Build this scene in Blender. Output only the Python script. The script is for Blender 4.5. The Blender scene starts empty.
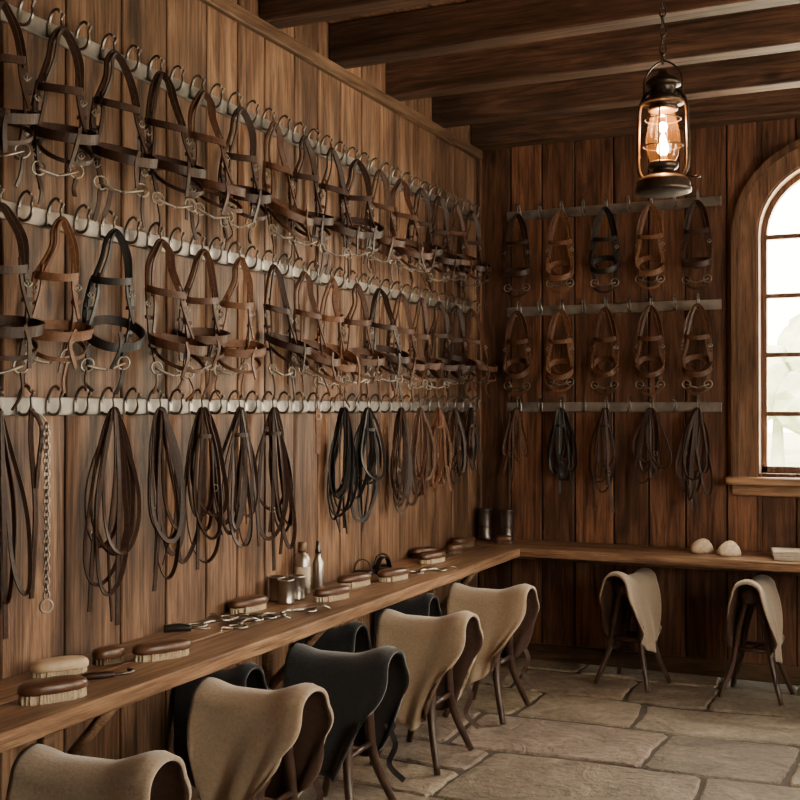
import bpy, bmesh, math, random
from mathutils import Vector, Matrix
random.seed(11)
S=bpy.context.scene
COL=S.collection
pi=math.pi
# ------------------------------------------------------------------ builder
class MB:
    def __init__(s):
        s.v=[];s.f=[];s.m=[];s.t=[];s.sm=[];s.mat=0;s.tint=(1,0,0,1);s.M=None
    def add(s,vs,fs,smooth=False):
        o=len(s.v)
        for p in vs:
            p=Vector(p)
            if s.M is not None: p=s.M@p
            s.v.append(p[:]); s.t.append(s.tint)
        for f in fs:
            s.f.append([i+o for i in f]); s.m.append(s.mat); s.sm.append(smooth)
    def box(s,x0,x1,y0,y1,z0,z1,b=0.0,R=None):
        if b<=0:
            vs=[(x,y,z) for z in (z0,z1) for y in (y0,y1) for x in (x0,x1)]
            fs=[(0,2,3,1),(4,5,7,6),(0,1,5,4),(2,6,7,3),(0,4,6,2),(1,3,7,5)]
            s.add([R@Vector(v) if R else v for v in vs],fs); return
        bm=bmesh.new(); bmesh.ops.create_cube(bm,size=1)
        for v in bm.verts:
            v.co=Vector(((x0+x1)/2+v.co.x*(x1-x0),(y0+y1)/2+v.co.y*(y1-y0),(z0+z1)/2+v.co.z*(z1-z0)))
        bmesh.ops.bevel(bm,geom=bm.edges[:]+bm.verts[:],offset=b,segments=1,affect='EDGES')
        bm.verts.index_update()
        s.add([R@v.co if R else v.co.copy() for v in bm.verts],[[v.index for v in f.verts] for f in bm.faces]); bm.free()
    def extr(s,poly,y0,y1):
        n=len(poly)
        vs=[(x,y0,z) for x,z in poly]+[(x,y1,z) for x,z in poly]
        fs=[list(range(n)),list(range(2*n-1,n-1,-1))]+[(i,(i+1)%n,n+(i+1)%n,n+i) for i in range(n)]
        s.add(vs,fs)
    def band(s,A,B,y0,y1):
        n=len(A); vs=[]
        for a,b in zip(A,B): vs+= [(a[0],y0,a[1]),(b[0],y0,b[1]),(b[0],y1,b[1]),(a[0],y1,a[1])]
        fs=[]
        for i in range(n-1):
            for k in range(4): fs.append((4*i+k,4*i+(k+1)%4,4*i+4+(k+1)%4,4*i+4+k))
        fs+=[(0,1,2,3),(4*n-1,4*n-2,4*n-3,4*n-4)]
        s.add(vs,fs)
    def rings(s,rings,closed,smooth):
        k=len(rings[0]); n=len(rings); vs=[p for r in rings for p in r]; fs=[]
        for i in range(n if closed else n-1):
            j=(i+1)%n
            for a in range(k): fs.append((i*k+a,i*k+(a+1)%k,j*k+(a+1)%k,j*k+a))
        if not closed: fs+=[list(range(k)),[ (n-1)*k+a for a in range(k-1,-1,-1)]]
        s.add(vs,fs,smooth)
    def tube(s,pts,r,n=8,closed=False,sub=0):
        P=spline(pts,sub,closed) if sub else [Vector(p) for p in pts]
        N=len(P); up=None; R=[]
        rr=r if hasattr(r,'__len__') else None
        for i in range(N):
            a=P[i-1] if (i>0 or closed) else P[i]; b=P[(i+1)%N] if (i<N-1 or closed) else P[i]
            T=(b-a).normalized() if (b-a).length>1e-9 else Vector((0,0,1))
            if up is None:
                up=Vector((0,0,1)) if abs(T.z)<.9 else Vector((0,1,0))
            U=(up-T*up.dot(T))
            if U.length<1e-6: U=T.orthogonal()
            U.normalize(); W=T.cross(U); up=U
            if rr:
                q=i/(N-1)*(len(rr)-1); k=min(int(q),len(rr)-2); rad=rr[k]+(rr[k+1]-rr[k])*(q-k)
            else: rad=r
            R.append([P[i]+U*math.cos(2*pi*a2/n)*rad+W*math.sin(2*pi*a2/n)*rad for a2 in range(n)])
        s.rings(R,closed,True)
    def ribbon(s,pts,w,t=.004,ref=(0,1,0),tilt=60,closed=False,sub=5):
        P=spline(pts,sub,closed); N=len(P); R=[]; ref=Vector(ref); lastA=None
        ca,sa=math.cos(math.radians(tilt)),math.sin(math.radians(tilt))
        for i in range(N):
            a=P[i-1] if (i>0 or closed) else P[i]; b=P[(i+1)%N] if (i<N-1 or closed) else P[i]
            T=(b-a)
            T=T.normalized() if T.length>1e-9 else Vector((0,0,1))
            A=T.cross(ref)
            if A.length<.05: A=lastA if lastA else T.orthogonal()
            A=A.normalized(); lastA=A; B=A.cross(T).normalized()
            W=B*ca+A*sa; Nn=T.cross(W).normalized()
            R.append([P[i]+W*w/2+Nn*t/2,P[i]-W*w/2+Nn*t/2,P[i]-W*w/2-Nn*t/2,P[i]+W*w/2-Nn*t/2])
        s.rings(R,closed,False)
    def lathe(s,prof,n=24,c=(0,0,0),smooth=True,sx=1,sy=1):
        R=[]
        for r,z in prof:
            r=max(r,1e-4)
            R.append([(c[0]+sx*r*math.cos(2*pi*a/n),c[1]+sy*r*math.sin(2*pi*a/n),c[2]+z) for a in range(n)])
        s.rings(R,False,smooth)
    def ring(s,c,r,t,nrm='y',n=20,sx=1,sz=1,k=6):
        P=[]
        for i in range(n):
            a=2*pi*i/n; x=r*sx*math.cos(a); z=r*sz*math.sin(a)
            if nrm=='y': P.append((c[0]+x,c[1],c[2]+z))
            elif nrm=='x': P.append((c[0],c[1]+x,c[2]+z))
            else: P.append((c[0]+x,c[1]+z,c[2]))
        s.tube(P,t,k,True)
    def sheet(s,G,th,mo,mi):
        n=len(G);m=len(G[0]); In=[]
        for i in range(n):
            row=[]
            for j in range(m):
                du=G[min(i+1,n-1)][j]-G[max(i-1,0)][j]; dv=G[i][min(j+1,m-1)]-G[i][max(j-1,0)]
                N=du.cross(dv); N=N.normalized() if N.length>1e-9 else Vector((0,0,1))
                row.append(G[i][j]-N*th)
            In.append(row)
        vs=[p for r in G for p in r]+[p for r in In for p in r]; q=n*m
        idx=lambda i,j:i*m+j
        fo=[(idx(i,j),idx(i+1,j),idx(i+1,j+1),idx(i,j+1)) for i in range(n-1) for j in range(m-1)]
        fi=[tuple(q+x for x in reversed(f)) for f in fo]
        rim=[(0*m+j,j+1,q+j+1,q+j) for j in range(m-1)]+[(idx(n-1,j+1),idx(n-1,j),q+idx(n-1,j),q+idx(n-1,j+1)) for j in range(m-1)]
        rim+=[(idx(i+1,0),idx(i,0),q+idx(i,0),q+idx(i+1,0)) for i in range(n-1)]+[(idx(i,m-1),idx(i+1,m-1),q+idx(i+1,m-1),q+idx(i,m-1)) for i in range(n-1)]
        o=s.mat; k0=len(s.f); s.add(vs,fo+rim+fi,True)
        for i in range(len(fo)+len(rim)): s.m[k0+i]=mo
        for i in range(len(fi)): s.m[k0+len(fo)+len(rim)+i]=mi
        s.mat=o
    def deform(s,fn):
        s.v=[tuple(fn(Vector(p))) for p in s.v]
    def mesh(s,name,mats):
        me=bpy.data.meshes.new(name); me.from_pydata(s.v,[],s.f)
        for m in mats: me.materials.append(m)
        me.polygons.foreach_set('material_index',s.m); me.polygons.foreach_set('use_smooth',s.sm)
        at=me.attributes.new('tint','FLOAT_COLOR','POINT')
        at.data.foreach_set('color',[c for t in s.t for c in t])
        bm=bmesh.new(); bm.from_mesh(me); bmesh.ops.recalc_face_normals(bm,faces=bm.faces); bm.to_mesh(me); bm.free()
        me.update(); return me
    def obj(s,name,mats,loc=(0,0,0),rz=0):
        return place(name,s.mesh(name,mats),loc,rz)
def place(name,me,loc=(0,0,0),rz=0,rx=0,ry=0,sc=1):
    o=bpy.data.objects.new(name,me); o.location=loc; o.rotation_euler=(rx,ry,rz)
    o.scale=(sc,sc,sc) if not hasattr(sc,'__len__') else sc
    COL.objects.link(o); return o
def spline(pts,sub,closed=False):
    P=[Vector(p) for p in pts]; n=len(P); out=[]
    if n<3 and not closed: 
        return [P[0].lerp(P[-1],i/sub) for i in range(sub+1)]
    for i in range(n if closed else n-1):
        g=lambda k:P[k%n] if closed else P[max(0,min(n-1,k))]
        a,b,c,d=g(i-1),g(i),g(i+1),g(i+2)
        for j in range(sub):
            t=j/sub
            out.append(.5*((2*b)+(c-a)*t+(2*a-5*b+4*c-d)*t*t+(3*b-a-3*c+d)*t**3))
    if not closed: out.append(P[-1])
    return out
# ------------------------------------------------------------------ materials
def newmat(n):
    m=bpy.data.materials.new(n); m.use_nodes=True; nt=m.node_tree; nt.nodes.clear()
    o=nt.nodes.new('ShaderNodeOutputMaterial'); p=nt.nodes.new('ShaderNodeBsdfPrincipled')
    nt.links.new(p.outputs[0],o.inputs[0]); return m,nt,p,o
def L(nt,a,b): nt.links.new(a,b)
def ramp(nt,stops):
    r=nt.nodes.new('ShaderNodeValToRGB'); e=r.color_ramp.elements
    while len(e)<len(stops): e.new(.5)
    for x,(p,c) in zip(e,stops): x.position=p; x.color=(*c,1)
    return r
def noise(nt,vec,scale,detail=5,rough=.55,dist=0):
    n=nt.nodes.new('ShaderNodeTexNoise'); n.inputs['Scale'].default_value=scale; n.inputs['Detail'].default_value=detail
    n.inputs['Roughness'].default_value=rough; n.inputs['Distortion'].default_value=dist
    if vec: L(nt,vec,n.inputs['Vector'])
    return n
def mul(nt,a,b,f=1.0,mode='MULTIPLY'):
    m=nt.nodes.new('ShaderNodeMix'); m.data_type='RGBA'; m.blend_type=mode; m.inputs[0].default_value=f
    for s,i in ((a,6),(b,7)):
        if hasattr(s,'links'): L(nt,s,m.inputs[i])
        else: m.inputs[i].default_value=(*s,1)
    return m.outputs[2]
def wood(name,dark,mid,light,axis=2,rough=.55,bump=.35,fine=1.0,spec=.3):
    m,nt,p,o=newmat(name)
    tc=nt.nodes.new('ShaderNodeTexCoord'); at=nt.nodes.new('ShaderNodeAttribute'); at.attribute_name='tint'
    sep=nt.nodes.new('ShaderNodeSeparateColor'); L(nt,at.outputs['Color'],sep.inputs[0])
    mx=nt.nodes.new('ShaderNodeMath'); mx.operation='MULTIPLY'; mx.inputs[1].default_value=37; L(nt,sep.outputs[1],mx.inputs[0])
    cb=nt.nodes.new('ShaderNodeCombineXYZ'); 
    for i in range(3): L(nt,mx.outputs[0],cb.inputs[i])
    ad=nt.nodes.new('ShaderNodeVectorMath'); ad.operation='ADD'; L(nt,tc.outputs['Object'],ad.inputs[0]); L(nt,cb.outputs[0],ad.inputs[1])
    def mapped(across,along):
        mp=nt.nodes.new('ShaderNodeMapping'); sc=[across]*3; sc[axis]=along; mp.inputs['Scale'].default_value=sc
        L(nt,ad.outputs[0],mp.inputs['Vector']); return mp.outputs[0]
    n1=noise(nt,mapped(11*fine,1.1*fine),1,6,.6,2.0)
    n2=noise(nt,mapped(70*fine,2.2*fine),1,4,.65,.3)
    n3=noise(nt,mapped(3,1.6),1,3,.5,.5)
    n4=noise(nt,mapped(160*fine,7*fine),1,3,.6,.2)
    r1=ramp(nt,[(.34,dark),(.5,mid),(.66,light)]); L(nt,n1.outputs[0],r1.inputs[0])
    r2=ramp(nt,[(.34,(.34,.29,.25)),(.52,(1,1,1))]); L(nt,n2.outputs[0],r2.inputs[0])
    r3=ramp(nt,[(.32,(.45,.42,.40)),(.6,(1.05,1.03,1))]); L(nt,n3.outputs[0],r3.inputs[0])
    r4=ramp(nt,[(.36,(.40,.35,.31)),(.5,(1,1,1))]); L(nt,n4.outputs[0],r4.inputs[0])
    c=mul(nt,r1.outputs[0],r2.outputs[0],.8); c=mul(nt,c,r3.outputs[0],.9); c=mul(nt,c,r4.outputs[0],.5)
    vo=nt.nodes.new('ShaderNodeTexVoronoi'); vo.inputs['Scale'].default_value=1; L(nt,mapped(4.2,1.7),vo.inputs['Vector'])
    rk=ramp(nt,[(.04,(.15,.11,.09)),(.12,(1,1,1))]); L(nt,vo.outputs['Distance'],rk.inputs[0]); c=mul(nt,c,rk.outputs[0],.8)
    cc=nt.nodes.new('ShaderNodeCombineColor'); 
    for i in range(3): L(nt,sep.outputs[0],cc.inputs[i])
    c=mul(nt,c,cc.outputs[0],1)
    L(nt,c,p.inputs['Base Color']); p.inputs['Roughness'].default_value=rough; p.inputs['Specular IOR Level'].default_value=spec
    b=nt.nodes.new('ShaderNodeBump'); b.inputs['Strength'].default_value=bump; b.inputs['Distance'].default_value=.006
    h=nt.nodes.new('ShaderNodeMath'); h.operation='ADD'; L(nt,n2.outputs[0],h.inputs[0]); L(nt,n1.outputs[0],h.inputs[1])
    L(nt,h.outputs[0],b.inputs['Height']); L(nt,b.outputs[0],p.inputs['Normal']); return m
def basic(name,col,rough=.5,metal=0,var=.35,sc=40,bump=.1,spec=.5,sheen=0):
    m,nt,p,o=newmat(name); tc=nt.nodes.new('ShaderNodeTexCoord')
    n=noise(nt,tc.outputs['Object'],sc,5)
    r=ramp(nt,[(.3,tuple(x*(1-var) for x in col)),(.7,tuple(min(1,x*(1+var)) for x in col))]); L(nt,n.outputs[0],r.inputs[0])
    L(nt,r.outputs[0],p.inputs['Base Color']); p.inputs['Roughness'].default_value=rough; p.inputs['Metallic'].default_value=metal
    p.inputs['Specular IOR Level'].default_value=spec; p.inputs['Sheen Weight'].default_value=sheen
    b=nt.nodes.new('ShaderNodeBump'); b.inputs['Strength'].default_value=bump; b.inputs['Distance'].default_value=.003
    L(nt,n.outputs[0],b.inputs['Height']); L(nt,b.outputs[0],p.inputs['Normal']); return m
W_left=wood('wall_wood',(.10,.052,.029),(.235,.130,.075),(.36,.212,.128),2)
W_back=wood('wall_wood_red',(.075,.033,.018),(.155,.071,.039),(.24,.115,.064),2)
W_ctrY=wood('counter_wood_y',(.16,.088,.05),(.29,.17,.10),(.40,.25,.15),1,rough=.42,bump=.2)
W_ctrX=wood('counter_wood_x',(.16,.088,.05),(.29,.17,.10),(.40,.25,.15),0,rough=.42,bump=.2)
W_beam=wood('beam_wood',(.045,.023,.014),(.095,.049,.029),(.15,.08,.048),0,rough=.7,bump=.6)
W_ceil=wood('ceiling_wood',(.13,.065,.034),(.25,.130,.068),(.35,.19,.105),1,rough=.7)
W_trim=wood('trim_wood',(.13,.07,.04),(.22,.122,.071),(.30,.172,.102),2,rough=.5)
W_leg=basic('leg_wood',(.045,.021,.013),.4,0,.4,20)
M_rail=basic('rail_metal',(.21,.195,.175),.5,.65,.5,9,.3,.4)
M_hook=basic('hook_steel',(.20,.18,.16),.35,1,.25,30)
M_steel=basic('bit_steel',(.27,.245,.21),.33,1,.2,30)
M_iron=basic('lantern_iron',(.055,.038,.027),.42,.8,.5,25,.3)
LE={'dark':basic('leather_dark',(.031,.0140,.0082),.48,0,.4,60,.12,.28),
    'brown':basic('leather_brown',(.072,.030,.0145),.48,0,.4,60,.12,.28),
    'tan':basic('leather_tan',(.13,.056,.026),.5,0,.35,60,.12,.28),
    'black':basic('leather_black',(.011,.0095,.009),.45,0,.4,60,.12,.28)}
M_felt=basic('felt_beige',(.35,.265,.18),.95,0,.14,90,.5,.15,.4)
M_feltg=basic('felt_grey',(.30,.232,.165),.95,0,.14,90,.5,.15,.4)
M_feltb=basic('felt_black',(.016,.017,.020),.9,0,.3,90,.5,.2,.3)
M_lin=basic('lining_brown',(.055,.027,.017),.6,0,.3,40,.2)
M_brist=basic('bristle_cream',(.50,.41,.29),.9,0,.25,120)
M_bristd=basic('bristle_dark',(.12,.08,.05),.9,0,.3,120)
M_bw=basic('brush_wood',(.085,.037,.018),.35,0,.35,25)
M_bwl=basic('brush_wood_light',(.48,.36,.23),.5,0,.15,25)
M_sponge=basic('sponge_cream',(.55,.44,.31),.95,0,.25,60,.6)
M_tin=basic('tin_metal',(.40,.37,.33),.32,1,.2,15)
M_pewter=basic('pewter_dark',(.14,.12,.11),.35,.9,.3,15)
M_cap=basic('bottle_cap',(.16,.08,.04),.4)
M_label=basic('bottle_label',(.5,.42,.32),.6)
M_paper=basic('cloth_cream',(.42,.36,.28),.9,0,.15,30,.3)
def stone():
    m,nt,p,o=newmat('flagstone'); tc=nt.nodes.new('ShaderNodeTexCoord'); at=nt.nodes.new('ShaderNodeAttribute'); at.attribute_name='tint'
    n1=noise(nt,tc.outputs['Object'],3.6,9,.66,.8); n2=noise(nt,tc.outputs['Object'],30,6,.7)
    r=ramp(nt,[(.30,(.12,.093,.07)),(.5,(.24,.195,.15)),(.70,(.38,.32,.25))]); L(nt,n1.outputs[0],r.inputs[0])
    r2=ramp(nt,[(.35,(.58,.56,.53)),(.6,(1.05,1.05,1.05))]); L(nt,n2.outputs[0],r2.inputs[0])
    c=mul(nt,r.outputs[0],r2.outputs[0],.85); c=mul(nt,c,at.outputs['Color'],1)
    L(nt,c,p.inputs['Base Color']); p.inputs['Roughness'].default_value=.52
    h=nt.nodes.new('ShaderNodeMath'); h.operation='MULTIPLY_ADD'; h.inputs[1].default_value=.3; L(nt,n2.outputs[0],h.inputs[0]); L(nt,n1.outputs[0],h.inputs[2])
    b=nt.nodes.new('ShaderNodeBump'); b.inputs['Strength'].default_value=1.0; b.inputs['Distance'].default_value=.05
    L(nt,h.outputs[0],b.inputs['Height']); L(nt,b.outputs[0],p.inputs['Normal']); return m
M_stone=stone(); M_grout=basic('grout',(.055,.043,.033),.95,0,.3,50,.5)
def glassmat(name,fac,tint=(1,1,1),trans=0):
    m=bpy.data.materials.new(name); m.use_nodes=True; nt=m.node_tree; nt.nodes.clear()
    o=nt.nodes.new('ShaderNodeOutputMaterial'); mx=nt.nodes.new('ShaderNodeMixShader'); t=nt.nodes.new('ShaderNodeBsdfTransparent'); g=nt.nodes.new('ShaderNodeBsdfGlossy')
    t.inputs[0].default_value=(*tint,1); g.inputs['Roughness'].default_value=.05; mx.inputs[0].default_value=fac
    L(nt,t.outputs[0],mx.inputs[1]); L(nt,g.outputs[0],mx.inputs[2]); out=mx.outputs[0]
    if trans:
        tr=nt.nodes.new('ShaderNodeBsdfTranslucent'); tr.inputs[0].default_value=(1,.55,.22,1); m2=nt.nodes.new('ShaderNodeMixShader'); m2.inputs[0].default_value=trans
        L(nt,out,m2.inputs[1]); L(nt,tr.outputs[0],m2.inputs[2]); out=m2.outputs[0]
    L(nt,out,o.inputs[0]); return m
M_glass=glassmat('window_glass',.05); M_globe=glassmat('globe_glass',.10,(1,.92,.78),.006)
def emis(name,c,s):
    m,nt,p,o=newmat(name); p.inputs['Base Color'].default_value=(*c,1); p.inputs['Emission Color'].default_value=(*c,1); p.inputs['Emission Strength'].default_value=s; return m
M_flame=emis('flame',(1,.55,.20),80)
M_grass=basic('grass',(.42,.46,.28),.9,0,.2,.6); M_leaf=basic('foliage',(.44,.48,.31),.9,0,.35,1.5)  # foliage paled so its colour carries the outdoor haze
# ------------------------------------------------------------------ room shell
RX=4.4; Y0=-1.4; Y1=6.7; H=3.43
def tint(a=.60,b=1.15): return (random.uniform(a,b),random.random(),0,1)
def wall(name,M,length,mat,pw=.24,opens=()):
    mb=MB(); mb.M=M
    cuts=[0]; u=0
    while u<length-.1:
        u+=random.uniform(pw*.85,pw*1.15); cuts.append(min(u,length))
    if cuts[-1]<length: cuts[-1]=length
    for o in opens: cuts+= [o[0],o[1]]
    cuts=sorted(set(cuts))
    mb.tint=(.25,0,0,1); mb.box(-.16,0,-.16,-.022,0,H); mb.box(length,length+.16,-.16,-.022,0,H)
    for a,b in zip(cuts,cuts[1:]):
        if b-a<1e-4: continue
        mid=(a+b)/2; op=None
        for o in opens:
            if o[0]-1e-6<=mid<=o[1]+1e-6: op=o
        t=tint(); g=.005 if b-a>.03 else 0
        for (y0,y1,gg,tt) in ((-.022,0,g,t),(-.16,-.022,0,(.2,t[1],0,1))):
            mb.tint=tt
            if op is None:
                mb.box(a+gg,b-gg,y0,y1,0,H,.004 if gg else 0)
            else:
                mb.box(a+gg,b-gg,y0,y1,0,op[2],0)
                n=8; bot=[(a+gg+(b-a-2*gg)*i/n) for i in range(n+1)]
                poly=[(x,op[3](x)) for x in bot]+[(b-gg,H),(a+gg,H)]
                mb.extr(poly,y0,y1)
    return mb.obj(name,[mat])
XC,WR,ZS,ZB=2.15,.42,2.58,1.20
arch=lambda x: ZS+math.sqrt(max(0,WR*WR-(x-XC)**2))
M_L=Matrix(((0,1,0,0),(1,0,0,Y0),(0,0,1,0),(0,0,0,1)))
M_B=Matrix(((1,0,0,0),(0,-1,0,Y1),(0,0,1,0),(0,0,0,1)))
M_R=Matrix(((0,-1,0,RX),(1,0,0,Y0),(0,0,1,0),(0,0,0,1)))
M_F=Matrix(((1,0,0,0),(0,1,0,Y0),(0,0,1,0),(0,0,0,1)))
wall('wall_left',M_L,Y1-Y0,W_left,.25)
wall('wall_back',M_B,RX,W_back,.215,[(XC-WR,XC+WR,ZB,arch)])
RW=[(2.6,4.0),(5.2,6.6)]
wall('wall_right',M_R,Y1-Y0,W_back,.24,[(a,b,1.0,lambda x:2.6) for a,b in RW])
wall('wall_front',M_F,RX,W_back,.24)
mb=MB(); x=0
while x<RX:
    w=min(.18,RX-x); mb.tint=tint(.75,1.1); mb.box(x+.002,x+w-.002,Y0,Y1,H,H+.03,.003); x+=w
mb.tint=(.3,0,0,1); mb.box(-.17,RX+.17,Y0-.17,Y1+.17,H+.03,H+.09); mb.box(-.17,0,Y0-.17,Y1+.17,H,H+.03);mb.box(RX,RX+.17,Y0-.17,Y1+.17,H,H+.03);mb.box(0,RX,Y1,Y1+.17,H,H+.03);mb.box(0,RX,Y0-.17,Y0,H,H+.03)
mb.obj('ceiling',[W_ceil])
y=6.63
while y>Y0:
    mb=MB(); mb.tint=tint(.85,1.1); mb.box(.0,RX,y-.065,y+.065,3.24,H,.008); mb.obj('ceiling_beam',[W_beam]); y-=.63
mb=MB(); mb.tint=(.6,.3,0,1); mb.box(0,.035,Y0,Y1,3.18,3.24,.006); mb.obj('trim_1',[W_ctrY])
mb=MB(); mb.tint=(.8,.4,0,1); mb.box(0,.03,6.67,6.7,.747,3.18,.004); mb.obj('trim_2',[W_back])
mb=MB(); mb.tint=(.5,.3,0,1); mb.box(0,.02,Y0,Y1,0,.12,.004); mb.obj('baseboard_left',[W_ctrY])
mb=MB(); mb.tint=(.28,.3,0,1); mb.box(0.02,RX,Y1-.02,Y1,0,.10,.004); mb.obj('baseboard_back',[W_ctrX])
# floor flagstones
def warp(x,y):
    return (x+.018*math.sin(y*2.3+x*1.1)+.014*math.sin(y*6.3+1+x*2), y+.022*math.sin(x*2.4-y*.8+.5)+.014*math.sin(x*6.7+y*1.3))
mb=MB(); rects=[]
rf=random.Random(41)
yy=Y0-.1
while yy<Y1+.1:
    hh=rf.uniform(.42,.72); e=min(yy+hh,Y1+.1)
    if Y1+.1-e<.3: e=Y1+.1
    xx=-.1
    while xx<RX+.1:
        ww=rf.uniform(.42,.98); f=min(xx+ww,RX+.1)
        if RX+.1-f<.3: f=RX+.1
        if (f-xx)>.6 and (e-yy)>.55 and rf.random()<.35:
            c=yy+(e-yy)*rf.uniform(.4,.6); rects.append((xx,f,yy,c)); rects.append((xx,f,c,e))
        else: rects.append((xx,f,yy,e))
        xx=f
    yy=e
for (x0,x1,y0,y1) in rects:
    g=.009; gy=.014; x0+=g;x1-=g;y0+=gy;y1-=gy; P=[]
    a_,b_,c_,d_=[rf.uniform(-.016,.016) for _ in range(4)]
    def seg(ax,ay,bx,by):
        n=max(3,int(math.hypot(bx-ax,by-ay)/.045))
        for i in range(n): P.append((ax+(bx-ax)*i/n+rf.uniform(-.005,.005),ay+(by-ay)*i/n+rf.uniform(-.005,.005)))
    c=.022
    seg(x0+c,y0,x1-c,y0+max(0,a_)); seg(x1-c,y0+max(0,a_),x1,y0+c*1.2); seg(x1,y0+c*1.2,x1-max(0,b_),y1-c); seg(x1-max(0,b_),y1-c,x1-c,y1); seg(x1-c,y1,x0+c,y1-max(0,c_)); seg(x0+c,y1-max(0,c_),x0,y1-c*1.2); seg(x0,y1-c*1.2,x0+max(0,d_),y0+c); seg(x0+max(0,d_),y0+c,x0+c,y0)
    cx,cy=(x0+x1)/2,(y0+y1)/2
    k=rf.uniform(.65,1.22); mb.tint=(k,k*rf.uniform(.94,1.0),k*rf.uniform(.86,1.0),1)
    dz=rf.uniform(-.007,.0); sxk,syk=rf.uniform(-.008,.008),rf.uniform(-.008,.008)
    def cl(p): 
        q=warp(*p); return (min(max(q[0],0),RX),min(max(q[1],Y0),Y1))
    R=[]
    for ins,z in ((0,-.03),(0,-.009),(.010,-.0015),(.026,0)):
        row=[]
        for (px,py) in P:
            dx,dy=cx-px,cy-py; l=math.hypot(dx,dy); q=cl((px+dx/l*ins,py+dy/l*ins)); row.append((q[0],q[1],z+dz+sxk*(px-cx)+syk*(py-cy)))
        R.append(row)
    mb.rings(R,False,False)
mb.mat=1; mb.tint=(1,0,0,1); mb.box(-.17,RX+.17,Y0-.17,Y1+.17,-.08,-.016)
mb.obj('floor',[M_stone,M_grout])
# ------------------------------------------------------------------ arched window
def archpath(r,zb,ins=0,n=24):
    return [(XC-r,zb)]+[(XC-r*math.cos(pi*i/n),ZS+r*math.sin(pi*i/n)) for i in range(n+1)]+[(XC+r,zb)]
win=bpy.data.objects.new('window_1',None); COL.objects.link(win)
def child(o,p): o.parent=p; return o
mb=MB(); mb.M=M_B; mb.tint=(.9,.2,0,1)
mb.band(archpath(WR,ZB-.02),archpath(WR+.10,ZB-.02),-.0,.03)
mb.tint=(.65,.6,0,1); mb.band(archpath(WR+.10,ZB-.02),archpath(WR+.14,ZB-.02),-.0,.045)
child(mb.obj('casing',[W_trim]),win)
mb=MB(); mb.M=M_B; mb.tint=(1.1,.2,0,1); mb.band(archpath(WR-.012,ZB),archpath(WR+.001,ZB),-.18,.02); child(mb.obj('reveal',[W_trim]),win)
mb=MB(); mb.M=M_B; mb.tint=(1.0,.5,0,1)
mb.box(XC-WR-.17,XC+WR+.17,-.10,.08,ZB-.065,ZB-.02,.008); mb.box(XC-WR-.14,XC+WR+.14,0,.025,ZB-.13,ZB-.065,.005); child(mb.obj('sill',[W_ctrX]),win)
mb=MB(); mb.M=M_B; mb.tint=(.8,.5,0,1)
mb.band(archpath(WR-.045,ZB),archpath(WR-.01,ZB),-.13,-.08)
mb.box(XC-WR+.01,XC+WR-.01,-.13,-.08,ZB,ZB+.04,.004)
for k in range(1,5):
    z=ZB+.345*k; mb.box(XC-WR+.02,XC+WR-.02,-.12,-.085,z-.014,z+.014,.003)
mb.box(XC-.015,XC+.015,-.12,-.085,ZB,ZS+WR-.02,.003)
child(mb.obj('muntins',[W_trim]),win)
mb=MB(); mb.M=M_B; P=archpath(WR-.03,ZB+.01); mb.extr(P,-.107,-.103); child(mb.obj('glass',[M_glass]),win)
for i,(a,b) in enumerate(RW):
    w=bpy.data.objects.new('window_%d'%(i+2),None); COL.objects.link(w)
    mb=MB(); mb.M=M_R; mb.tint=(1,.3,0,1)
    for (u0,u1,z0,z1) in ((a-.1,a,.9,2.7),(b,b+.1,.9,2.7),(a,b,2.6,2.7),(a,b,.9,1.0)): mb.box(u0,u1,0,.03,z0,z1,.004)
    for u in (a+.02,(a+b)/2,b-.02): mb.box(u-.02,u+.02,-.12,-.08,1.0,2.6)
    for z in (1.02,1.5,2.05,2.58): mb.box(a,b,-.12,-.08,z-.015,z+.015)
    child(mb.obj('frame',[W_trim]),w)
    mb=MB(); mb.M=M_R; mb.box(a,b,-.102,-.098,1.0,2.6); child(mb.obj('glass',[M_glass]),w)
# ------------------------------------------------------------------ counter
mb=MB(); CZ=.747
mb.tint=(1,.1,0,1); mb.mat=0; mb.box(0.001,.215,Y0,6.27,CZ-.05,CZ,.004); mb.tint=(.93,.6,0,1); mb.box(.216,.43,Y0,6.27,CZ-.05,CZ,.005)
mb.mat=1; mb.tint=(.96,.3,0,1); mb.box(0.001,RX,6.271,6.485,CZ-.05,CZ,.004); mb.tint=(.9,.8,0,1); mb.box(0.001,RX,6.486,6.699,CZ-.05,CZ,.004)
mb.mat=0; mb.tint=(.6,.8,0,1); mb.box(.001,.04,Y0,6.27,CZ-.12,CZ-.05,.003); mb.mat=1; mb.box(.04,RX,6.66,6.699,CZ-.12,CZ-.05,.003)
mb.mat=0
for y in (-.6,1.0,2.75,4.1,5.9):
    mb.tube([(.03,y,.38),(.31,y,.68)],.02,4)
    mb.box(.001,.035,y-.025,y+.025,.3,.69,.003)
for x in (2.3,3.4):
    mb.tube([(x,6.67,.38),(x,6.39,.68)],.02,4); mb.box(x-.025,x+.025,6.66,6.699,.3,.69,.003)
mb.obj('wall_counter',[W_ctrY,W_ctrX])
CZ+=.0005
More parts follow.
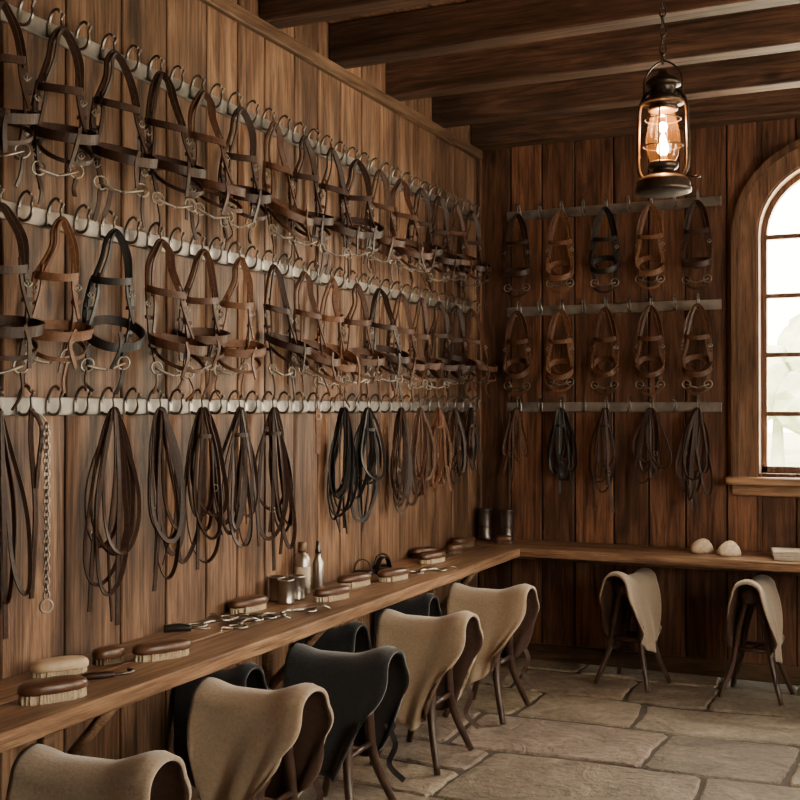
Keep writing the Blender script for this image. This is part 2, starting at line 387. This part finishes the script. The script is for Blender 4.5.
# ------------------------------------------------------------------ hook rails
def hook(mb,u):
    mb.mat=1
    mb.tube([(u,.014,-.018),(u,.030,-.026),(u,.054,-.022),(u,.068,.002),(u,.066,.026),(u,.074,.040)],[.006,.0055,.0055,.005,.0045,.0045],7,sub=3)
    mb.tube([(u,.014,.012),(u,.018,.034),(u,.030,.056),(u,.048,.064),(u,.060,.056)],[.006,.006,.0055,.005,.0045],6,sub=3)
    for (y,z) in ((.074,.042),(.060,.055)):
        mb.lathe([(0,-.006),(.005,-.004),(.007,0),(.005,.004),(0,.006)],7,(u,y,z))
    mb.box(u-.011,u+.011,.012,.018,-.026,.022,.003)
def rail(M,length,z,hooks):
    mb=MB(); mb.M=M; mb.mat=0; mb.box(0,length,.0005,.013,z-.03,z+.03,.003)
    M2=M@Matrix.Translation((0,0,z)); mb.M=M2
    for u in hooks: hook(mb,u)
    mb.obj('hook_rail',[M_rail,M_hook])
RZ=[2.80,2.19,1.585]
ML=Matrix(((0,1,0,0),(1,0,0,0),(0,0,1,0),(0,0,0,1)))
LY0=1.64; hk=[LY0+.08+.13*i for i in range(38)]
for z in RZ:
    m=ML@Matrix.Translation((LY0,0,0)); rail(m,6.62-LY0,z,[h-LY0 for h in hk])
BXS=[.29,.57,.85,1.125,1.40]
for z in RZ:
    m=Matrix(((1,0,0,.2),(0,-1,0,Y1),(0,0,1,0),(0,0,0,1))); rail(m,1.33,z,[b-.2 for b in BXS]+[b-.2+.138 for b in BXS[:-1]])
# ------------------------------------------------------------------ bridles
def bridle_mesh(kind,col,seed):
    r=random.Random(seed); mb=MB(); mb.mat=0
    j=lambda a:r.uniform(-a,a)
    flat = kind=='flat'
    cw=.072+j(.006) if not flat else .066; tw=.034+j(.006) if not flat else .040; zc=-.435+j(.015)
    tl=66 if not flat else 80
    dy=.055 if not flat else .02
    ax=j(.02) if not flat else 0
    mb.ribbon([(-cw,.0,-.175),(-tw*1.35+ax,.004,-.09),(-tw*.85,.004,-.03),(0,0,.004),(tw*.8,.0,-.03),(tw*1.35+ax,.004,-.09),(cw,0,-.175)],.024,.006,tilt=tl-12)
    mb.ribbon([(-cw*.85,.014,-.19),(-tw*.9+ax,.014,-.09),(-tw*.4,.012,-.024),(0,.012,-.003),(tw*.4,.012,-.024),(tw*.9+ax,.014,-.09),(cw*.85,.014,-.19)],.015,.005,tilt=tl-10)
    for sg in (-1,1):
        mb.ribbon([(sg*cw,0,-.165),(sg*(cw+.008+j(.006)),.004,-.24),(sg*(cw+.006),.010+j(.01),-.33),(sg*(cw-.006),.008,zc+.022)],.021,.006,tilt=tl)
        mb.ribbon([(sg*cw*.74,.012,-.14),(sg*(cw*.80),.02,-.22),(sg*(cw+.010),.030,-.315)],.013,.005,tilt=tl)
        mb.mat=1
        for zz in ((-.215,-.38) if not flat else (-.225,)):
            mb.ring((sg*(cw+.006),.012,zz),.0125,.0026,'y',4,1,1.0,5)
            mb.tube([(sg*(cw+.006),.013,zz-.012),(sg*(cw+.006),.014,zz+.012)],.0016,5)
        mb.ring((sg*(cw-.006),.008,zc),.022,.0034,'y',18,1,1,6)
        mb.mat=0
        mb.box(sg*(cw+.006)-.013,sg*(cw+.006)+.013,.001,.015,-.266,-.254)
        mb.box(sg*(cw+.004)-.013,sg*(cw+.004)+.013,.003,.017,-.362,-.350)
    bz=-.168+j(.012); out=.06 if not flat else .035
    mb.ribbon([(-cw-.004,0,bz),(-cw*.8,out*.6,bz-.010),(0,out,bz-.016),(cw*.8,out*.6,bz-.010),(cw+.004,0,bz)],.024,.006,ref=(0,0,1),tilt=5)
    rx,ry=(.100+j(.008),.080+j(.008)) if not flat else (.078,.045)
    tz=.035+j(.02); nz=-.335+j(.018)
    P=[(rx*math.cos(2*pi*i/14),dy+ry*math.sin(2*pi*i/14),nz-tz*math.sin(2*pi*i/14)) for i in range(14)]
    mb.ribbon(P,.030,.009,ref=(0,0,1),tilt=8,closed=True,sub=3)
    if not flat and r.random()<.6:
        P=[(p[0]*.86,dy+(p[1]-dy)*.86,p[2]-.050-.02*(p[1]-dy)/ry) for p in P]
        mb.ribbon(P,.013,.005,ref=(0,0,1),tilt=10,closed=True,sub=3)
    if flat:
        mb.ribbon([(-cw,-.006,-.15),(-cw*1.1,-.010,-.24),(-.045,-.012,-.34),(0,-.012,-.37),(.045,-.012,-.34),(cw*1.1,-.010,-.24),(cw,-.006,-.15)],.011,.0035,tilt=tl)
    else:
        s0=r.choice((-1,1))
        mb.ribbon([(s0*cw,-.004,-.16),(s0*cw*1.2,-.008,-.27),(s0*cw*.9,-.008,-.40),(s0*cw*.7,-.004,-.48+j(.02))],.014,.004,tilt=tl)
    mb.mat=1
    mb.tube([(-cw,.008,zc),(-cw*.5,.012,zc-.012),(0,.012,zc-.02)],[.004,.005,.004],7,sub=3)
    mb.tube([(cw,.008,zc),(cw*.5,.012,zc-.012),(0,.012,zc-.02)],[.004,.005,.004],7,sub=3)
    mb.mat=0
    if not flat:
        for q in range(r.choice((2,2,3))):
            x0=(1,-1,1)[q]*(cw-.004)*(1 if q<2 else .5); l=r.uniform(.05,.10)
            mb.ribbon([(x0,.008,zc-.02),(x0+j(.015),.014,zc-.03-l*.5),(x0+j(.03),.014+j(.01),zc-.03-l)],.015,.004,tilt=60+j(25))
        x=j(.03); mb.ribbon([(x,dy+ry,nz),(x+j(.02),dy+ry+.004,nz-.05),(x+j(.03),dy+ry-.005,nz-.12)],.014,.004,tilt=70)
        tws=j(.5); shx=j(.12)
        def fn(p):
            a=tws*(-p.z)
            return Vector((p.x*math.cos(a)-p.y*math.sin(a)+shx*p.z, p.x*math.sin(a)+p.y*math.cos(a), p.z+ .07*p.x*(1 if shx>0 else -1)))
        mb.deform(fn)
    else:
        mb.ribbon([(-cw,.004,zc-.02),(-cw*.6,.01,zc-.045),(0,.012,zc-.055),(cw*.6,.01,zc-.045),(cw,.004,zc-.02)],.014,.004,tilt=tl)
    return mb.mesh('bridle_'+kind,[LE[col],M_steel])
LB={(c,k):bridle_mesh('hang',c,i*13+k) for i,c in enumerate(('dark','brown','tan','black')) for k in range(7)}
FB={c:bridle_mesh('flat',c,50+i) for i,c in enumerate(('dark','brown','tan','black'))}
rw=random.Random(5)
def clear_angle(me,x0,sc,deg,lim=.018):
    co=[v.co for v in me.vertices]
    while deg>0:
        a=math.radians(-90-deg); c,s_=math.cos(a),math.sin(a)
        if x0+sc*min(p.x*c-p.y*s_ for p in co)>lim: break
        deg-=4
    return max(deg,0)
seqs=[['dark','dark','dark','dark','brown','dark','brown','dark','dark','dark','brown','brown','dark','dark','brown','dark','dark','dark','dark','dark'],
      ['dark','tan','black','brown','brown','tan','dark','brown','tan','brown','dark','brown','brown','dark','dark','brown','dark','brown','dark','dark']]
for row in (0,1):
    n=0
    for i,h in enumerate(hk):
        if i%2==0 and i>=2 and h<6.5:
            c=seqs[row][n%19] if i>4 else seqs[row][0]; n+=(1 if i>4 else 0)
            if i==8 and row==1: c='tan'
            if i==10 and row==1: c='black'
            me=LB[(c,rw.randrange(7))]; sc=rw.uniform(1.0,1.08); dg=clear_angle(me,.068,sc,rw.uniform(8,50))
            place('bridle',me,(.068,h,RZ[row]-.010),math.radians(-90-dg),sc=sc)
fc=[['dark','tan','black','tan','dark'],['brown','tan','brown','brown','brown']]
for row in (0,1):
    for i,x in enumerate(BXS):
        place('bridle',FB[fc[row][i]],(x,Y1-.068,RZ[row]-.010),math.radians(180+rw.uniform(-8,8)),sc=1.04)
# ------------------------------------------------------------------ reins
def reins(col,Ln,wd,n,seed,strap=.016):
    r=random.Random(seed); mb=MB(); mb.mat=0
    for k in range(n):
        l=Ln*r.uniform(.62,1.0); w=wd*r.uniform(.35,1.1); off=r.uniform(-.02,.02); yy=r.uniform(-.010,.028); sk=r.uniform(-.07,.07); ph=r.uniform(0,6)
        P=[]
        for i in range(18):
            a=2*pi*i/18; d=(1-math.cos(a))/2
            P.append((off*(.3+d)+w*math.sin(a)*(.42+.62*d**.8)+sk*d+.006*math.sin(7*d+ph), yy*d+.004*math.sin(a*2+k)+.003*k-.006, -l*d**.95+.006))
        mb.ribbon(P,strap*r.uniform(.75,1.1),.0045,tilt=r.uniform(20,80),closed=True,sub=3)
    for k in range(3):
        l=Ln*r.uniform(.75,1.12); x=r.uniform(-wd,wd)*.9
        mb.ribbon([(x*.1,.008,-.0),(x*.6,.016,-l*.3),(x+r.uniform(-.02,.02),.012,-l*.65),(x+r.uniform(-.04,.04),.006,-l)],strap,.0045,tilt=r.uniform(30,80),sub=6)
        if k<1: mb.mat=1; mb.ring((x,.012,-l*.62),.010,.002,'y',10,1,1.3,5); mb.mat=0
    if r.random()<.5:
        P=[(.032*math.cos(2*pi*i/10),.004+.024*math.sin(2*pi*i/10),-.10) for i in range(10)]
        mb.ribbon(P,.016,.004,ref=(0,0,1),tilt=0,closed=True,sub=2)
    return mb.mesh('reins',[LE[col],M_steel])
RL=[(2.30,'dark',.7,.07,4),(2.50,'dark',.76,.04,3),(3.03,'dark',.73,.10,6),(3.29,'dark',.62,.085,5),(3.55,'dark',.60,.08,6),(3.81,'dark',.58,.07,6),(4.07,'dark',.62,.075,6),
    (4.77,'black',.58,.08,7),(5.03,'black',.56,.08,7),(5.30,'dark',.56,.08,7),(5.58,'brown',.50,.09,6),(5.86,'tan',.46,.08,5),(6.14,'dark',.46,.08,6),(6.40,'dark',.42,.07,5)]
for i,(y,c,l,w,n) in enumerate(RL):
    y=min(hk,key=lambda q:abs(q-y)); me=reins(c,l,w,n,100+i); dg=clear_angle(me,.068,1,rw.uniform(15,42),.004)
    place('reins',me,(.068,y,RZ[2]-.014),math.radians(-90-dg))
for i,(x,c,l,n) in enumerate(zip(BXS,('brown','black','dark','dark','dark'),(.44,.50,.56,.50,.54),(4,7,5,6,7))):
    place('reins',reins(c,l,.085 if i!=0 else .07,n,200+i,.014),(x,Y1-.068,RZ[2]-.014),pi)
def near(y): return min(hk,key=lambda q:abs(q-y))
mb=MB()
mb.ribbon([(0,0,.004),(.004,.006,-.10),(-.01,.008,-.3),(-.004,.004,-.5),(.0,.004,-.58)],.02,.005,tilt=60)
mb.ribbon([(0,0,.004),(-.03,.004,-.05),(-.02,.008,-.16),(-.012,.01,-.24)],.02,.005,tilt=50)
mb.mat=1
for k in range(26):
    z=-.05-k*.021
    P=[]
    for i in range(10):
        a=2*pi*i/10; px=.0095*math.cos(a); pz=.0145*math.sin(a)
        P.append((-.045+(px if k%2 else 0),.008+(0 if k%2 else px),z+pz))
    mb.tube(P,.0032,5,True)
mb.tube([(0,0,.0),(-.03,.006,-.015),(-.045,.008,-.04)],.003,5,sub=3)
mb.ring((-.045,.008,-.05-26*.021-.012),.02,.004,'y',14)
mb.obj('lead_strap_with_chain',[LE['dark'],M_steel],(.068,near(2.62),RZ[2]-.014),math.radians(-115))
mb=MB(); mb.ribbon([(0,0,.004),(.002,.004,-.06),(0,.004,-.12),(0,.004,-.2)],.026,.006,tilt=75); mb.mat=1; mb.ring((0,.006,-.03),.014,.0025,'y',10)
mb.obj('leather_strap',[LE['tan'],M_steel],(.068,near(4.43),RZ[2]-.014),math.radians(-125))
# ------------------------------------------------------------------ saddle stands with pads draped over them, not chairs
def saddle_stand_mesh(name,mo,mi,seed,Lx=.43):
    r=random.Random(seed); mb=MB(); ph=r.uniform(0,6); n=26; G=[]
    sm=lambda a,b,x:(lambda t:t*t*(3-2*t))(max(0,min(1,(x-a)/(b-a))))
    for i in range(n+1):
        s=i/n; row=[]
        h=.635+.042*sm(.55,.95,s)+.020*(1-sm(0,.25,s))-.012*sm(.9,1,s)
        tw=.085+.012*sm(.6,1,s)
        for jj in range(-22,23):
            t=jj/22; a=abs(t); sg=1 if t>0 else -1
            if a<.3:
                q=a/.3*pi/2; y=sg*tw*math.sin(q); z=h-tw*.75*(1-math.cos(q)); k=0
            else:
                k=(a-.3)/.7
                ll=(.385 if sg<0 else .37)*(1-.28*abs(2*s-1)**5)*(1+.06*math.sin(4*s+ph))
                y=sg*(tw+.060*k+.02*math.sin(pi*k)); z=h-tw*.75-k*ll
            x=-Lx+Lx*s
            x-= (s**2)*(.15 if sg<0 else .085)*k**1.4; x+=((1-s)**2)*.07*k**1.5
            x+= .015*(s**3)*math.sin(pi*min(1,k*2))
            f=.014*math.sin(9*s+ph+3*k)*k+.009*math.sin(19*s+ph*2+5*k)*k
            y+=sg*f
            row.append(Vector((x,y,z)))
        G.append(row)
    mb.sheet(G,.014,0,1)
    mb.mat=1
    mb.tube([(-Lx+.03,0,.575),(-Lx*.5,0,.565),(-.09,0,.595)],[.055,.06,.06],12,sub=4)
    mb.mat=2
    for xx,fx in ((-.15,-.085),(-Lx+.09,-Lx+.03)):
        for sg in (-1,1):
            mb.tube([(xx,sg*.03,.56),(xx-.005,sg*.09,.38),(xx+.005,sg*.125,.2),(fx,sg*.20,.0)],[.022,.023,.021,.018,.015],8,sub=4)
        mb.tube([(xx,-.11,.27),(xx,.11,.27)],.012,6)
    mb.tube([(-Lx+.09,0,.27),(-.15,0,.27)],.012,6)
    mb.mat=1
    mb.ribbon([(-.12,.15,.36),(-.07,.16,.26),(-.10,.17,.17),(-.04,.18,.11)],.022,.004,tilt=60)
    return mb.mesh(name,[mo,mi,W_leg])
CB=[saddle_stand_mesh('draped_saddle_stand',M_felt,M_lin,s) for s in (1,2,3)]
CG=saddle_stand_mesh('draped_saddle_stand',M_feltg,M_lin,4)
CK=[saddle_stand_mesh('draped_saddle_stand',M_feltb,LE['black'],5),saddle_stand_mesh('draped_saddle_stand',M_feltb,LE['black'],6)]
for (me,x,y,a) in ((CG,.77,2.38,6),(CB[0],.77,3.17,0),(CK[0],.77,3.80,3),(CB[1],.77,4.60,0),(CB[2],.77,5.44,0)):
    place('draped_saddle_stand',me,(x,y,0),math.radians(a))
for (x,y) in ((.33,3.50),(.33,4.38),(.33,5.2)):
    place('draped_saddle_stand',CK[1],(x,y,0),0,sc=(.72,.75,.94))
for x,a in ((1.03,-14),(1.74,-6)):
    place('draped_saddle_stand',CG,(x,6.13,0),math.radians(-90+a),sc=(.9,.82,.98))
# ------------------------------------------------------------------ counter items
def brush_mesh(Lb,Wb,top,br,hb=.022):
    mb=MB(); mb.mat=0; n=28
    def ov(k,z,p=2.6): 
        return [(k*Lb/2*math.copysign(abs(math.cos(2*pi*i/n))**(2/p),math.cos(2*pi*i/n)),k*Wb/2*math.copysign(abs(math.sin(2*pi*i/n))**(2/p),math.sin(2*pi*i/n)),z) for i in range(n)]
    z0=hb
    mb.rings([ov(.93,z0),ov(1,z0+.004),ov(1.0,z0+.016),ov(.96,z0+.024),ov(.86,z0+.030),ov(.6,z0+.034)],False,True)
    mb.mat=1
    nx=int(Lb/.009); ny=int(Wb/.009)
    for i in range(nx):
        for j in range(ny):
            x=(i+.5)/nx*2-1; y=(j+.5)/ny*2-1
            if abs(x)**2.6+abs(y)**2.6>.95: continue
            X,Y=x*Lb*.46,y*Wb*.46
            mb.lathe([(.0052,0),(.0056,.001),(.0038,z0+.002)],5,(X+x*.002,Y+y*.002,0),False)
    return mb.mesh('grooming_brush',[top,br])
BR=brush_mesh(.20,.09,M_bw,M_brist,hb=.024); BR2=brush_mesh(.205,.08,M_bw,M_brist); BRL=brush_mesh(.18,.08,M_bwl,M_brist,hb=.016); BRS=brush_mesh(.11,.065,M_bw,M_bristd,hb=.018); BRD=brush_mesh(.18,.075,M_bw,M_bristd)
for (me,x,y,a) in ((BR,.31,2.46,62),(BRL,.12,2.70,60),(BRS,.155,2.89,70),(BR2,.27,3.02,62),(BR2,.065,3.87,78),(BR2,.25,4.25,72),(BR2,.17,4.62,72),(BR2,.26,4.86,75),
                   (BRD,.07,5.66,70),(BR2,.19,5.50,75),(BRD,.10,6.20,70),(BRS,.27,6.43,20),(BRS,.16,5.90,60)):
    place('grooming_brush',me,(x,y,CZ),math.radians(a))
mb=MB(); mb.mat=0; mb.tube([(-.07,0,.012),(-.03,0,.014),(.01,0,.013),(.04,0,.012)],[.008,.012,.012,.009],8,sub=4); mb.mat=1; mb.tube([(.04,0,.012),(.07,0,.012),(.095,.01,.012),(.105,.03,.014),(.09,.045,.012)],[.005,.005,.004],6,sub=4)
mb.obj('hoof_pick',[LE['dark'],M_pewter],(.29,2.69,CZ+.002),math.radians(50))
mb=MB(); mb.tube([(-.05,0,.016),(0,0,.018),(.05,0,.014)],[.014,.016,.012],8,sub=4); mb.mat=1; mb.tube([(.05,0,.014),(.09,0,.01),(.12,.01,.008)],.004,6,sub=3)
mb.obj('hoof_pick',[LE['black'],M_steel],(.07,3.38,CZ),math.radians(40))
def bit(seed):
    mb=MB()
    mb.ring((-.075,0,.006),.036,.0045,'z',20); mb.ring((.075,.01,.006),.036,.0045,'z',20)
    mb.tube([(-.055,0,.010),(-.03,.008,.014),(0,.016,.012)],[.006,.008,.005],7,sub=3); mb.tube([(.055,.01,.010),(.03,.012,.014),(0,.016,.012)],[.006,.008,.005],7,sub=3)
    mb.tube([(-.11,0,.006),(-.14,.03,.012),(-.17,.02,.006)],.004,6,sub=4)
    mb.tube([(.10,.02,.01),(.13,-.02,.022),(.17,-.01,.006)],.004,6,sub=4)
    return mb.mesh('snaffle_bit',[M_tin])
B1=bit(1)
for (x,y,a) in ((.12,3.56,50),(.22,3.62,95),(.16,3.72,20),(.27,3.88,60),(.32,5.15,60)): place('snaffle_bit',B1,(x,y,CZ),math.radians(a))
def lat(name,parts,mats,loc):
    mb=MB()
    for i,(m,prof) in enumerate(parts): mb.mat=m; mb.lathe(prof,24)
    return mb.obj(name,mats,loc)
cup=[(0,.001),(.033,.001),(.035,.004),(.035,.008),(.033,.012),(.034,.095),(.037,.098),(.037,.103),(.032,.103),(.031,.02),(0,.018)]
lat('metal_cup',[(0,cup)],[M_tin],(.045,4.13,CZ)); lat('metal_cup',[(0,cup)],[M_tin],(.12,4.08,CZ)); lat('metal_cup',[(0,cup)],[M_tin],(.11,4.19,CZ))
bot=[(0,.0),(.034,.0),(.036,.004),(.036,.15),(.029,.17),(.015,.18),(.015,.188),(0,.188)]
lat('polish_bottle',[(0,bot),(1,[(0,.185),(.020,.185),(.021,.19),(.020,.225),(.017,.23),(0,.23)]),(2,[(.0365,.03),(.0368,.03),(.0368,.12),(.0365,.12)])],[M_tin,M_cap,M_label],(.05,4.34,CZ))
lat('spray_bottle',[(0,[(0,.0),(.026,.0),(.028,.004),(.026,.12),(.012,.15),(.012,.17),(0,.17)]),(1,[(0,.165),(.014,.165),(.015,.175),(.011,.195),(.010,.22),(0,.222)])],[M_tin,M_pewter],(.065,4.46,CZ))
jar=[(0,0),(.042,0),(.046,.005),(.043,.02),(.040,.08),(.043,.15),(.047,.185),(.050,.19),(.050,.196),(.044,.197),(.038,.02),(0,.018)]
lat('pewter_tankard',[(0,jar)],[M_pewter],(.085,6.60,CZ)); lat('pewter_tankard',[(0,jar)],[M_pewter],(.235,6.59,CZ))
def curry():
    mb=MB(); mb.lathe([(0,0),(.04,0),(.045,.006),(.043,.018),(.03,.024),(0,.026)],20,sx=1,sy=.7)
    mb.ribbon([(-.035,0,.015),(-.025,0,.055),(.0,0,.07),(.025,0,.055),(.035,0,.015)],.026,.004,tilt=0)
    return mb.mesh('curry_comb',[LE['black']])
cm=curry(); place('curry_comb',cm,(.07,4.90,CZ),.6,sc=1.2); place('curry_comb',cm,(.13,5.02,CZ),1.2,sc=1.2); place('curry_comb',cm,(.07,5.13,CZ),.2,sc=1.2)
def sponge():
    # bent pad: arched half-shell standing on the bench
    mb=MB(); G=[]
    for i in range(13):
        s=i/12; x=-.062+.124*s; hh=.088*(math.sin(pi*(.14+.80*s)))**.6*(1-.25*s); w=.046*(math.sin(pi*(.10+.80*s)))**.5
        G.append([Vector((x+.012*math.sin(pi*a/12),w*math.cos(pi*a/12),.001+hh*max(0,math.sin(pi*a/12))**.75)) for a in range(13)])
    mb.rings([[p for p in r] for r in G],False,True)
    mb.tube([(G[i][6].x,G[i][6].y,G[i][6].z-.001) for i in range(1,12)],.004,6)
    return mb.mesh('grooming_sponge',[M_sponge])
sp=sponge(); place('grooming_sponge',sp,(1.45,6.50,CZ),math.radians(200)); place('grooming_sponge',sp,(1.605,6.46,CZ),math.radians(215))
mb=MB()
for k in range(4):
    a=random.uniform(-.10,.10); R=Matrix.Rotation(a,4,'Z')@Matrix.Translation((random.uniform(-.012,.012),0,0)); z=.001+k*.013
    P=[]
    for i in range(17):
        q=i/16*pi-pi/2; P.append((.13+.006*math.cos(q),0,z+.005+.005*math.sin(q)))
    loop=[(-.13,z)]+[(p[0],p[2]) for p in P]+[(-.13,z+.010)]
    n=len(loop); vs=[R@Vector((x,y,zz)) for y in (-.095,.095) for x,zz in loop]
    mb.add(vs,[list(range(n)),list(range(2*n-1,n-1,-1))]+[(i,(i+1)%n,n+(i+1)%n,n+i) for i in range(n)])
mb.obj('folded_cloth_stack',[M_paper],(1.98,6.45,CZ),math.radians(188))
# ------------------------------------------------------------------ lantern
LX,LY,LZ=1.826,3.54,2.262
lan=bpy.data.objects.new('oil_lantern',None); lan.location=(LX,LY,LZ); COL.objects.link(lan)
mb=MB()
mb.lathe([(0,0),(.078,0),(.088,.004),(.089,.014),(.084,.022),(.085,.034),(.076,.046),(.056,.056),(.040,.064),(.034,.074),(.044,.078),(.048,.084),(.048,.096),(.040,.1),(0,.1)],32)
mb.lathe([(.036,.262),(.046,.264),(.048,.274),(.044,.280),(.066,.284),(.070,.292),(.058,.300),(.044,.304),(.040,.335),(.048,.340),(.056,.344),(.056,.352),(.042,.366),(.018,.378),(.014,.390),(0,.392)],32)
for a in range(10):
    an=2*pi*a/10; mb.box(.039,.043,-.004,.004,.308,.332,0,Matrix.Rotation(an,4,'Z'))
for sg in (-1,1):
    mb.tube([(sg*.058,0,.045),(sg*.076,0,.075),(sg*.079,0,.13),(sg*.077,0,.22),(sg*.074,0,.275),(sg*.056,0,.318),(sg*.038,0,.325)],.0065,8,sub=4)
    mb.tube([(0,sg*.048,.09),(0,sg*.064,.16),(0,sg*.06,.22),(0,sg*.045,.27)],.0025,6,sub=4)
mb.ring((0,0,.15),.062,.002,'z',24); mb.ring((0,0,.235),.056,.002,'z',24)
mb.tube([(-.058,0,.31),(-.060,0,.36),(-.040,0,.40),(0,0,.422),(.040,0,.40),(.060,0,.36),(.058,0,.31)],.003,6,sub=5)
mb.tube([(.080,0,.05),(.10,0,.045),(.108,0,.045)],.004,6); mb.lathe([(0,-.002),(.010,-.002),(.010,.003),(0,.003)],10,(.108,0,.045))
mb.lathe([(.016,.1),(.018,.105),(.010,.118),(.006,.122),(0,.122)],14)
child(mb.obj('lantern_body',[M_iron]),lan)
mb=MB(); mb.lathe([(.036,.098),(.046,.115),(.054,.15),(.054,.18),(.046,.22),(.038,.25),(.036,.264)],28); 
child(mb.obj('glass_globe',[M_globe]),lan)
mb=MB(); mb.lathe([(0,.120),(.012,.124),(.019,.138),(.017,.152),(.009,.176),(0,.199)],14); child(mb.obj('flame',[M_flame]),lan)
mb=MB(); z=.43; k=0
while LZ+z<3.235:
    P=[]
    for i in range(12):
        a=2*pi*i/12; q=.010*math.cos(a); P.append((q if k%2 else 0,0 if k%2 else q,z+.019*math.sin(a)))
    mb.tube(P,.003,5,True); z+=.030; k+=1
child(mb.obj('chain',[M_iron]),lan)
def light(name,kind,loc,rot,e,c,**kw):
    l=bpy.data.lights.new(name,kind); l.energy=e; l.color=c
    for a,b in kw.items(): setattr(l,a,b)
    o=bpy.data.objects.new(name,l); o.location=loc; o.rotation_euler=rot; COL.objects.link(o); return o
light('lantern_light','POINT',(LX,LY,LZ+.215),(0,0,0),30,(1,.52,.22),shadow_soft_size=.015)
# ------------------------------------------------------------------ outside
mb=MB(); mb.box(-40,40,Y1+.3,90,-.4,-.3); mb.obj('ground_outside',[M_grass])
def tree(x,y,s,seed):
    r=random.Random(seed); bm=bmesh.new()
    for k in range(7):
        m=Matrix.Translation((r.uniform(-1.3,1.3)*s,r.uniform(-1,1)*s,(2.2+r.uniform(-.9,1.3))*s))
        ret=bmesh.ops.create_icosphere(bm,subdivisions=3,radius=r.uniform(.8,1.3)*s,matrix=m)
        for v in ret['verts']: v.co+=Vector((r.uniform(-1,1),r.uniform(-1,1),r.uniform(-1,1)))*.12*s
    bmesh.ops.create_cone(bm,segments=10,radius1=.22*s,radius2=.12*s,depth=2*s,matrix=Matrix.Translation((0,0,s*.9-.3)))
    me=bpy.data.meshes.new('tree'); bm.to_mesh(me); bm.free(); me.materials.append(M_leaf); place('tree',me,(x,y,0))
for i,(x,y,s) in enumerate(((-1,34,1.0),(2.5,38,1.1),(-6,40,1.4),(7,36,1.1),(0.2,50,1.4),(10,44,1.5))): tree(x,y,s,i)
w=bpy.data.worlds.new('World'); S.world=w; w.use_nodes=True; nt=w.node_tree; bg=nt.nodes['Background']; bg.inputs[0].default_value=(1,.90,.72,1); bg.inputs[1].default_value=22.0
light('window_daylight','AREA',(XC,Y1+.17,1.95+.15),(math.radians(-90),0,0),150,(1,.85,.63),shape='RECTANGLE',size=.84,size_y=1.8)
for i,(a,b) in enumerate(RW):
    light('daylight','AREA',(RX+.25,(a+b)/2+Y0,1.8),(0,math.radians(90),0),(32,13)[i],(1,.81,.59),shape='RECTANGLE',size=1.6,size_y=1.4)
# ------------------------------------------------------------------ camera
cd=bpy.data.cameras.new('camera'); cd.lens=49.77; cd.sensor_width=36; cd.clip_start=.05; cd.clip_end=300
cam=bpy.data.objects.new('camera',cd); COL.objects.link(cam); cam.location=(2.54,0,1.58); cam.rotation_euler=(math.radians(90.41),0,math.radians(24.8)); S.camera=cam
